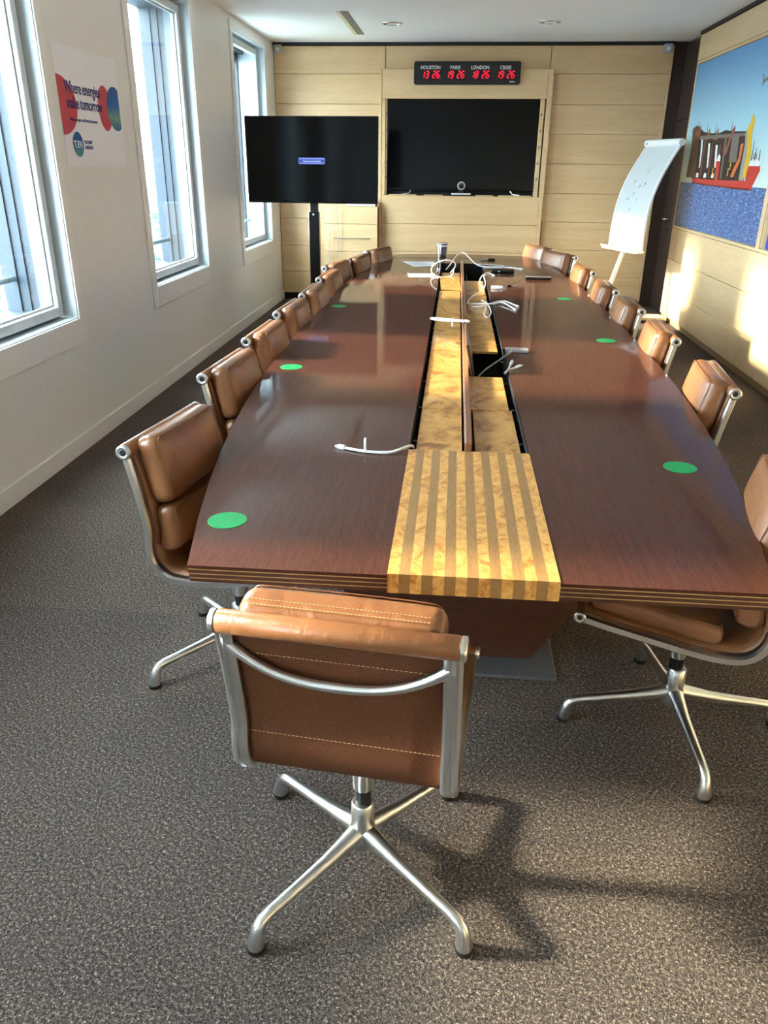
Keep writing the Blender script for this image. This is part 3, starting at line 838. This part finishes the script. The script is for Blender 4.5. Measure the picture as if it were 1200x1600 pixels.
# ------------------------------------------------------------------ flip chart whiteboard
fc = thing('whiteboard_stand', 'white curved whiteboard leaning back on a single pole stand in the right corner', 'whiteboard', (1.75, 9.2, 0), world=True)
B0n, B0f = Vector((1.985, 8.89, .79)), Vector((1.765, 9.55, .79))       # bottom near and far corners
T0n, T0f = Vector((2.245, 8.89, 1.83)), Vector((2.055, 9.55, 1.83))
nrm = (B0n - B0f).cross(T0n - B0n).normalized()
if nrm.x > 0: nrm = -nrm
def bpt(u, v, off):      # u 0 far..1 near, v 0 bottom..1 top
    b = B0f.lerp(B0n, u).lerp(T0f.lerp(T0n, u), v)
    return b + nrm * (off + .10 * math.sin(math.pi * v) )
def slab(u0, u1, v0, v1, o0, o1, n=16):
    mb = MB(); vs_ = []
    for k in range(n + 1):
        v_ = v0 + (v1 - v0) * k / n
        vs_ += [bpt(u0, v_, o0), bpt(u1, v_, o0), bpt(u1, v_, o1), bpt(u0, v_, o1)]
    fs = []
    for k in range(n):
        for j in range(4): fs.append((4 * k + j, 4 * k + (j + 1) % 4, 4 * k + 4 + (j + 1) % 4, 4 * k + 4 + j))
    fs += [(3, 2, 1, 0), (4 * n, 4 * n + 1, 4 * n + 2, 4 * n + 3)]
    return mb.raw(vs_, fs, False)
bd = slab(0.02, .98, 0, 1, -.006, .006).build('board', M['board'], fc)
slab(-.012, .018, -.005, 1, -.010, .010).build('edge_profile', M['white'], fc)
slab(.982, 1.012, -.005, 1, -.010, .010).build('edge_profile', M['white'], fc)
top = [bpt(u / 8, 1.005, 0) for u in range(-0, 9)]
MB().tube([bpt(-.02, 1.0, .012), bpt(1.02, 1.0, .012)], .036, 16).build('paper_clamp', M['white'], fc)
MB().lathe([(.012, 0), (.012, -.006)], bpt(.10, .985, .05), 12, 'x').build('clamp_knob', M['gas'], fc)
sc = MB(); rs = random.Random(5)
for (u, v_, L) in ((.45, .74, .16), (.55, .72, .06), (.30, .62, .05), (.48, .58, .07), (.62, .6, .05), (.25, .45, .10), (.4, .5, .05), (.25, .33, .09), (.42, .35, .06), (.55, .45, .05)):
    pts = [bpt(u + L * k / 8, v_ + .012 * math.sin(k * 2.1 + u * 9), .0075) for k in range(9)]
    sc.tube(pts, .0013, 4, smooth=False)
    sc.tube([bpt(u + L * .3, v_ - .03, .0075), bpt(u + L * .45, v_ + .03, .0075)], .0013, 4, smooth=False)
sc.build('faint_writing', M['faint_ink'], bd)
d_uv = (B0n - B0f).normalized()
def tray(a, c_, h): return B0f.lerp(B0n, .5) + d_uv * a + Vector((d_uv.y, -d_uv.x, 0)) * c_ * 1.0 + Vector((0, 0, h))
sgn_ = 1 if Vector((d_uv.y, -d_uv.x, 0)).x < 0 else -1
P = [(-.37, -.02), (.37, -.02), (.38, .06), (.33, .105), (-.33, .105), (-.38, .06)]
MB().prism([(a, b * sgn_) for a, b in P], lambda a, b, h: tray(a, b, h), -.032, -.010).build('pen_tray', M['white'], fc)
MB().prism([(a, b * sgn_) for a, b in [(-.36, .098), (.36, .098), (.36, .108), (-.36, .108)]], lambda a, b, h: tray(a, b, h), -.010, .006).build('tray_lip', M['white'], fc)
pb = B0f.lerp(B0n, .45) + Vector((.015, 0, -.01))
foot = Vector((1.66, 9.12, .075))
MB().tube([foot, pb], .024, 14).build('pole', M['white'], fc)
MB().tube([pb, bpt(.45, .25, -.05), bpt(.45, .55, -.03), bpt(.45, .75, -.02)], [.022, .02, .016, .014], 10).build('back_bar', M['white'], fc)
MB().bbox(1.58, 2.36, 9.02, 9.20, .03, .075, .012).build('base_arm', M['beige_plastic'], fc)
MB().bbox(1.55, 1.68, 8.80, 9.44, .03, .072, .012).build('cross_base', M['beige_plastic'], fc)
for (x, y) in ((1.615, 8.86), (1.615, 9.38), (2.31, 9.11)):
    MB().lathe([(.020, -.010), (.022, 0), (.020, .010)], (x, y, .022), 16, 'x').build('castor', M['gas'], fc)

# ------------------------------------------------------------------ pictures on the walls
def printmat(name, stops, axis, lo, hi):
    t = NT(name); tc = t.node('ShaderNodeTexCoord'); sp = t.node('ShaderNodeSeparateXYZ')
    t.l.new(tc.outputs['Object'], sp.inputs[0])
    mr = t.node('ShaderNodeMapRange'); mr.inputs['From Min'].default_value = lo; mr.inputs['From Max'].default_value = hi
    t.l.new(sp.outputs[axis], mr.inputs[0])
    return t.set(Base_Color=t.ramp(mr.outputs[0], stops), Roughness=0.35)
po = thing('wall_poster', 'white paper poster with coral and blue shapes taped between the two near windows', 'poster', (XL, 5.03, 1.88))
py0, py1, pz0, pz1 = 4.60 - 5.03, 5.44 - 5.03, 1.575 - 1.88, 2.185 - 1.88
sheet_ = MB().box(.001, .003, py0, py1, pz0, pz1).build('paper_sheet', plain('poster_paper', lin(232, 232, 236), .7), po)
lay = [.003]
def pshape(name, P, mat, d=.0006):
    o = MB().prism(P, lambda a, b, h: (h, a, b), .0031 + lay[0] - .003, .0031 + lay[0] - .003 + d).build(name, mat, po); lay[0] += .0007; return o
def ell(cy, cz, ry, rz, tilt=0, n=32, y0=-9, y1=9):
    P = []
    for k in range(n):
        a = 2 * math.pi * k / n; u, w_ = ry * math.cos(a), rz * math.sin(a)
        P.append((max(y0, min(y1, cy + u * math.cos(tilt) - w_ * math.sin(tilt))), cz + u * math.sin(tilt) + w_ * math.cos(tilt)))
    return P
coral = plain('coral_print', lin(190, 66, 78), .6)
pblue = printmat('blue_print', [(0, lin(20, 84, 156)), (.3, lin(112, 160, 140)), (.55, lin(16, 92, 164)), (1, lin(10, 74, 150))], 'Z', -.10, .15)
pshape('coral_shape', ell(py0 + .0, .005, .215, .15, 0, 40, py0 + .002, 9), coral)
pshape('coral_shape', ell(.175, .02, .098, .125), coral)
pshape('blue_shape', ell(.335, .025, .13, .125, 0, 40, -9, py1 - .012), pblue)
pshape('logo_disc', ell(py0 + .165, pz0 + .115, .066, .066), printmat('logo_blue', [(0, lin(90, 150, 150)), (.5, lin(20, 96, 160)), (1, lin(8, 84, 160))], 'Z', pz0 + .05, pz0 + .18))
navy = plain('navy_print', lin(28, 56, 130), .6)
def pm(y, z, x): return Matrix.Translation((x, y, z)) @ Matrix.Rotation(R(90), 4, 'Z') @ Matrix.Rotation(R(90), 4, 'X')
xo = .0034 + lay[0] - .003
for z_, words in ((.072, ('Where', 'energies')), (-.005, ('make', 'tomorrow'))):
    y_ = py0 + .085
    for wd in words:
        o_ = text_mesh('headline_word', wd, .088, navy, po, pm(y_, z_, xo), .81, .0004)
        y_ = max(v_.co.y for v_ in o_.data.vertices) + .018
text_mesh('subline', 'New energies and decarbonisation', .026, navy, po, pm(py0 + .10, -.070, xo), 1.0)
text_mesh('logo_text', 'T.EN', .052, M['plug_white'], po, pm(py0 + .108, pz0 + .098, xo), .95, .001)
text_mesh('logo_name', 'TECHNIP', .026, navy, po, pm(py0 + .245, pz0 + .120, xo), 1.0, .0003)
text_mesh('logo_name', 'ENERGIES', .026, navy, po, pm(py0 + .245, pz0 + .092, xo), 1.0, .0003)

# ship photograph
XP = XR + .0078
pc = thing('ship_picture', 'large mounted photograph of a red heavy cargo ship on blue sea', 'picture', (XP, 8.1, 1.79))
A0, A1, Z0_, Z1_ = 6.83 - 8.1, 9.425 - 8.1, 1.02 - 1.79, 2.565 - 1.79
hz_ = 1.455 - 1.79
sky_m = printmat('sky_print', [(0, lin(206, 222, 212)), (.45, lin(160, 206, 222)), (1, lin(92, 150, 200))], 'Z', hz_, Z1_)
def seamat():
    t = NT('sea_print'); co = t.coords((1, 1.6, 7)); n = t.noise(co, 9, 6, .7, .4)
    return t.set(Base_Color=t.ramp(n, [(0.33, lin(28, 48, 84)), (.5, lin(62, 100, 158)), (.68, lin(150, 180, 214))]), Roughness=.35)
MB().box(-.004, -.001, A0, A1, hz_, Z1_).build('sky_print', sky_m, pc)
MB().box(-.004, -.001, A0, A1, Z0_, hz_).build('sea_print', seamat(), pc)
# picture plane: a = metres from the far edge towards the near one (left to right as seen), b = height above the horizon line
dep = [.0042]
def pp(name, P, mat):
    dep[0] += .00008
    x = -dep[0]
    return MB().prism([(A1 - a, hz_ + b - .11) for a, b in P], lambda a, b, h: (h, a, b), x, x + .0005 if x + .0005 < -.004 else -.0039).build(name, mat, pc)
ink = {k: plain(k + '_print', v, .4) for k, v in dict(red=lin(196, 52, 48), darkred=lin(120, 36, 34), brown=lin(96, 62, 48), dark=lin(44, 34, 32), rust=lin(140, 78, 58), yellow=lin(222, 178, 40), grey=lin(150, 150, 146), pale=lin(220, 224, 222), orange=lin(206, 104, 54), steel=lin(112, 106, 100)).items()}
pp('load', [(.42, .14), (.28, .56), (.41, .63), (.60, .58), (.83, .56), (1.10, .55), (1.30, .57), (1.54, .55), (1.88, .54), (1.97, .40), (2.04, .15)], ink['dark'])
pp('tower', [(.20, .16), (.22, .48), (.17, .62), (.30, .65), (.42, .63), (.48, .44), (.53, .16)], ink['brown'])
for k, (a, b) in enumerate(((.58, .52), (.85, .47), (1.10, .45))):
    pp('gap', [(a + .04, .25), (a + .01, b - .12), (a - .03, b), (a + .03, b), (a + .07, b - .12), (a + .08, .26)], ink['pale'])
    pp('gap', [(a - .02, .165), (a - .01, .205), (a + .06, .205), (a + .07, .165)], ink['pale'])
    pp('strut', [(a + .12, .17), (a + .10, b), (a + .125, b), (a + .15, .17)], ink['rust'])
for (a, b) in ((.36, .60), (.70, .555), (.98, .545), (1.46, .54)):
    pp('fin', [(a - .04, b - .05), (a + .10, b + .055), (a + .13, b - .05)], ink['rust'])
    pp('mast', [(a, b), (a + .012, b + .10), (a + .026, b)], ink['dark'])
pp('silo', [(1.22, .15), (1.175, .31), (1.29, .31), (1.31, .15)], ink['red'])
pp('silo_top', [(1.175, .31), (1.20, .355), (1.24, .37), (1.28, .35), (1.29, .31)], ink['pale'])
pp('beam', [(.50, .545), (1.90, .53), (1.90, .505), (.50, .51)], ink['steel'])
pp('beam', [(1.36, .16), (1.33, .52), (1.37, .52), (1.41, .16)], ink['steel'])
pp('beam', [(1.55, .30), (1.52, .52), (1.72, .52), (1.76, .30)], ink['steel'])
pp('brace', [(1.36, .36), (1.50, .57), (1.56, .60), (1.44, .36)], ink['rust'])
pp('brace', [(1.66, .18), (1.70, .24), (1.80, .33), (1.79, .44), (1.87, .45), (1.86, .31), (1.74, .18)], ink['orange'])
pp('column', [(1.90, .16), (1.90, .44), (1.86, .53), (1.95, .53), (2.00, .35), (2.03, .15)], ink['grey'])
pp('hull', [(.43, .155), (.48, .105), (1.74, .085), (2.24, .085), (2.28, .13), (2.13, .155), (1.18, .15)], ink['red'])
pp('hull_shade', [(.46, .118), (.48, .105), (1.74, .085), (2.24, .085), (2.25, .10), (1.74, .10)], ink['darkred'])
pp('bow', [(2.08, .13), (2.24, .085), (2.38, .24), (2.36, .28), (2.10, .28), (2.06, .20)], ink['red'])
pp('yellow_crane', [(1.98, .17), (2.00, .35), (1.94, .50), (1.88, .55), (1.95, .60), (1.97, .66), (2.01, .66), (2.05, .60), (2.03, .53), (2.10, .35), (2.07, .19)], ink['yellow'])
pp('bridge', [(2.10, .27), (2.12, .32), (2.33, .32), (2.36, .27)], ink['pale'])
pp('bridge', [(2.16, .32), (2.16, .37), (2.24, .37), (2.26, .32)], ink['grey'])
for a, h in ((2.12, .46), (2.20, .41), (2.30, .39)): pp('mast', [(a, .31), (a + .002, h), (a + .012, h), (a + .022, .31)], ink['dark'])
for a, b in ((1.60, .24), (1.56, .19), (1.10, .19)): pp('lamp_mark', [(a, b), (a + .005, b + .06), (a + .025, b + .06), (a + .025, b)], ink['yellow'])
pp('boom', [(2.07, .86), (2.05, .95), (2.065, .95), (2.085, .90), (2.40, .97), (2.40, .94), (2.09, .88), (2.085, .86)], ink['steel'])
p2 = thing('sea_picture', 'large mounted photograph with bright blue and sand tones at the right frame edge', 'picture', (XP, 5.66, 1.79))
MB().box(-.004, -.001, 4.43 - 5.66, 6.71 - 5.66, Z0_, Z1_).build('blue_print', printmat('deep_blue_print', [(0, lin(20, 60, 170)), (.5, lin(40, 96, 190)), (1, lin(150, 190, 220))], 'Z', Z0_, Z1_), p2)
MB().prism([(6.71 - 5.66, Z0_), (6.70 - 5.66, Z0_ + .5), (6.60 - 5.66, Z0_ + .34), (6.62 - 5.66, Z0_)], lambda a, b, h: (h, a, b), -.0048, -.0041).build('sand_shape', plain('sand_print', lin(188, 158, 118), .4), p2)
MB().prism([(6.50 - 5.66, Z0_), (6.46 - 5.66, Z0_ + .5), (6.40 - 5.66, Z0_ + .5), (6.44 - 5.66, Z0_)], lambda a, b, h: (h, a, b), -.0048, -.0041).build('white_shape', M['paper'], p2)

# ------------------------------------------------------------------ things on the table
for (x, y, lab) in ((-.566, 1.812, 'at the near left table corner'), (.735, 2.35, 'at the near right of the table'), (-.73, 3.50, 'beside the third chair on the window side'),
                    (.84, 4.30, 'beside the third chair on the right side'), (-.75, 5.20, 'beside the fifth chair on the window side'), (.79, 5.73, 'farthest along the right side')):
    d_ = MB().lathe([(.051, 0), (.051, .0012), (.0495, .0015)], (0, 0, 0), 40, smooth=False).build('round_sticker', M['green'], None, (x, y, TZ))
    tag(d_, 'round green sticker on the dark table top, ' + lab, 'sticker', 'green seat markers on the table')
def cable(pts, lab, r=.0042, mat='plug_white', ends=(True, True), grp='loose cables on the table', flag=None):
    P = smooth_path(pts, 7)
    c0 = Vector(P[0]); root = thing('white_cable' if mat == 'plug_white' else 'grey_cable', lab, 'cable', (c0.x, c0.y, TZ), 0, grp, world=True)
    MB().tube(P, r, 8).build('cord', M[mat], root)
    for on, a, b in ((ends[0], P[0], P[1]), (ends[1], P[-1], P[-2])):
        if on:
            d = (a - b).normalized()
            MB().tube([a - d * .002, a + d * .022], r * 1.75, 10).build('plug', M[mat], root)
            MB().tube([a + d * .022, a + d * .032], r * 1.1, 8).build('plug_tip', M['alu'], root)
    if flag:
        f = Vector(flag); MB().bbox(f.x - .004, f.x + .004, f.y - .006, f.y + .006, f.z - .002, f.z + .045, .001).build('paper_tag', M['paper'], root)
    return root
z = TZ + .006
cable([(-.335, 2.400, z), (-.262, 2.372, z), (-.180, 2.372, z), (-.118, 2.43, z + .004), (-.111, 2.52, .70), (-.111, 2.6, .62)], 'short white cable curling from the channel over the near left table top', .0052, ends=(True, False), flag=(-.262, 2.372, z))
cable([(.066, 4.42, .80), (.03, 4.44, .80), (-.05, 4.52, .785), (-.118, 4.62, .775), (-.112, 4.66, .775), (-.04, 4.55, .79), (.04, 4.47, .80), (.075, 4.45, .80)], 'white looped cable lying across the left channel lids', .0045, ends=(False, True), flag=(.005, 4.47, .765))
cable([(-.03, 7.10, .735), (.01, 7.0, .80), (.0, 6.9, .85), (-.07, 6.85, .868), (-.155, 6.85, .84), (-.19, 6.86, .79), (-.165, 6.80, .752), (-.10, 6.74, .742), (-.02, 6.72, .752), (.0, 6.80, .80)], 'white cable coiled into an upright loop beside the small paper', .0055, ends=(False, False))
cable([(-.07, 7.35, .735), (-.04, 7.45, .76), (.02, 7.6, .83), (.074, 7.66, .855), (.13, 7.62, .82), (.2, 7.56, .765), (.28, 7.50, z), (.40, 7.50, z), (.52, 7.48, z), (.60, 7.40, z)], 'white cable arching over the far end of the channel divider', .005, ends=(False, True))
cable([(.43, 5.34, z), (.36, 5.50, z + .004), (.30, 5.46, z + .006), (.20, 5.30, z), (.13, 5.36, .735), (.11, 5.55, .735), (.15, 5.80, .74), (.21, 5.98, .74)], 'white cable with a loop across the right channel lids, upper strand', .0045, ends=(True, False))
cable([(.405, 5.20, z), (.34, 5.42, z + .008), (.28, 5.40, z), (.225, 5.40, z), (.12, 5.44, .737), (.10, 5.48, .737)], 'white cable doubled beside the looped one, lower strand', .0045, ends=(True, False))
cable([(.205, 5.62, .735), (.235, 5.42, .745), (.25, 5.10, .742), (.225, 4.95, .735), (.205, 5.05, .735), (.225, 5.3, .74)], 'thin white cable hanging in a narrow loop at the channel edge', .004, ends=(False, False))
cable([(.335, 6.93, z), (.29, 6.98, z + .01), (.235, 6.72, .76), (.21, 6.45, .745), (.235, 6.20, .735), (.255, 6.40, .75), (.25, 6.65, .77), (.30, 6.86, .76)], 'small white cable knotted at the edge of the far open bay', .0045, ends=(True, False))
cable([(.285, 3.86, z + .004), (.24, 3.80, .73), (.16, 3.68, .70), (.105, 3.56, .66)], 'grey cable rising out of the open channel bay', .0042, 'grey_plastic', ends=(True, False))
cable([(.285, 3.62, .757), (.268, 3.56, .74), (.252, 3.52, .735), (.27, 3.57, .738), (.31, 3.60, z)], 'short white cable stub at the corner of the open channel bay', .0045, ends=(True, True))
cable([(.25, 7.70, z), (.36, 7.66, z + .002), (.46, 7.60, z), (.42, 7.40, z), (.34, 7.42, z), (.27, 7.36, z)], 'grey cable lying in a flat bow behind the black box', .0045, 'grey_plastic', ends=(True, False))
cable([(.11, 7.3, .70), (.13, 7.10, .66), (.18, 6.98, .66), (.22, 6.80, .68)], 'thin grey cable down inside the far open bay', .003, 'grey_plastic', ends=(False, False))

def sheet_of(name, P, lab, lines):
    cx = sum(p[0] for p in P) / 4; cy = sum(p[1] for p in P) / 4
    root = thing(name, lab, 'paper', (cx, cy, TZ))
    MB().prism([(a - cx, b - cy) for a, b in P], flat, .0006, .0016).build('sheet', M['paper'], root)
    a, b, c_, d_ = [Vector((p[0] - cx, p[1] - cy, .0018)) for p in P]
    ln = MB()
    for k in range(lines):
        v_ = .12 + .76 * k / max(1, lines - 1)
        p, q = a.lerp(d_, v_), b.lerp(c_, v_)
        p, q = p.lerp(q, .1), p.lerp(q, .6 + .3 * ((k * 7) % 5) / 5)
        ln.tube([p, q], .0012, 4, smooth=False)
    if lines: ln.build('printed_lines', M['print_grey'], root)
sheet_of('paper_sheet', [(-.50, 7.86), (-.20, 7.90), (-.17, 7.55), (-.37, 7.46)], 'printed white paper sheet at the far left of the table by the metal cup', 10)
sheet_of('paper_sheet', [(-.40, 6.97), (-.16, 7.0), (-.168, 6.75), (-.375, 6.72)], 'small white paper card left of the looped cable', 3)
cp = thing('metal_cup', 'polished metal tapered cup standing at the far end of the table', 'cup', (-.125, 8.30, TZ))
MB().lathe([(.040, 0), (.042, .003), (.046, .05), (.052, .10), (.058, .137), (.054, .137), (.048, .10), (.042, .05), (.036, .010)], (0, 0, 0), 32).build('body', M['chrome'], cp)
MB().lathe([(.0588, .128), (.0605, .134), (.0595, .140), (.055, .1385)], (0, 0, 0), 32).build('rim', M['chrome'], cp)
bx_ = thing('black_box', 'small black plastic box with a white mark on the far right of the table', 'box', (.43, 7.15, TZ), R(-2))
MB().rbox(.098, .045, .016, .008, 2, 3, lambda q: (q.x, q.y, q.z + .016)).build('case', M['black_gloss'], bx_)
MB().bbox(-.045, -.025, -.0465, -.0445, .012, .02, .0004).build('mark', M['plug_white'], bx_)
rm = thing('remote_control', 'slim silver and black remote control on the right of the table', 'remote', (.70, 6.73, TZ), R(-3))
MB().rbox(.105, .022, .011, .007, 2, 3, lambda q: (q.x, q.y, q.z + .011)).build('body', M['black_gloss'], rm)
MB().rbox(.102, .019, .003, .002, 2, 2, lambda q: (q.x, q.y, q.z + .0235)).build('top_plate', M['alu'], rm)
for k in range(4): MB().lathe([(.005, 0), (.005, .003)], (-.07 + .035 * k, 0, .0268), 10).build('button', M['gas'], rm)
ky = thing('video_adapter', 'small dark and silver video adapter at the far right of the table', 'adapter', (.33, 8.10, TZ), R(8))
MB().rbox(.032, .020, .010, .006, 2, 3, lambda q: (q.x + .035, q.y, q.z + .010)).build('block', M['black_gloss'], ky)
MB().tube([(.004, 0, .010), (-.04, .004, .010), (-.07, .002, .008)], [.008, .006, .004], 8).build('lead', M['chrome'], ky)
wp = thing('charger_plug', 'flat white charger plug beside the channel', 'plug', (.335, 6.16, TZ), R(-4))
MB().rbox(.044, .018, .010, .005, 2, 3, lambda q: (q.x, q.y, q.z + .010)).build('body', M['plug_white'], wp)
MB().bbox(.044, .058, -.006, .006, .006, .014, .001).build('pin', M['alu'], wp)
us = thing('usb_stick', 'small black and silver stick next to the white charger plug', 'usb stick', (.45, 6.27, TZ), R(14))
MB().rbox(.017, .013, .009, .004, 2, 2, lambda q: (q.x - .02, q.y, q.z + .009)).build('cap', M['black'], us)
MB().bbox(0, .052, -.009, .009, .004, .014, .002).build('shell', M['alu'], us)
ga = thing('grey_adapter', 'flat grey adapter box by the open channel bay', 'adapter', (.335, 3.96, TZ), R(-3))
MB().rbox(.058, .030, .008, .005, 2, 3, lambda q: (q.x, q.y, q.z + .008)).build('body', M['grey_plastic'], ga)
MB().bbox(-.072, -.057, -.008, .008, .004, .012, .001).build('port', M['gas'], ga)
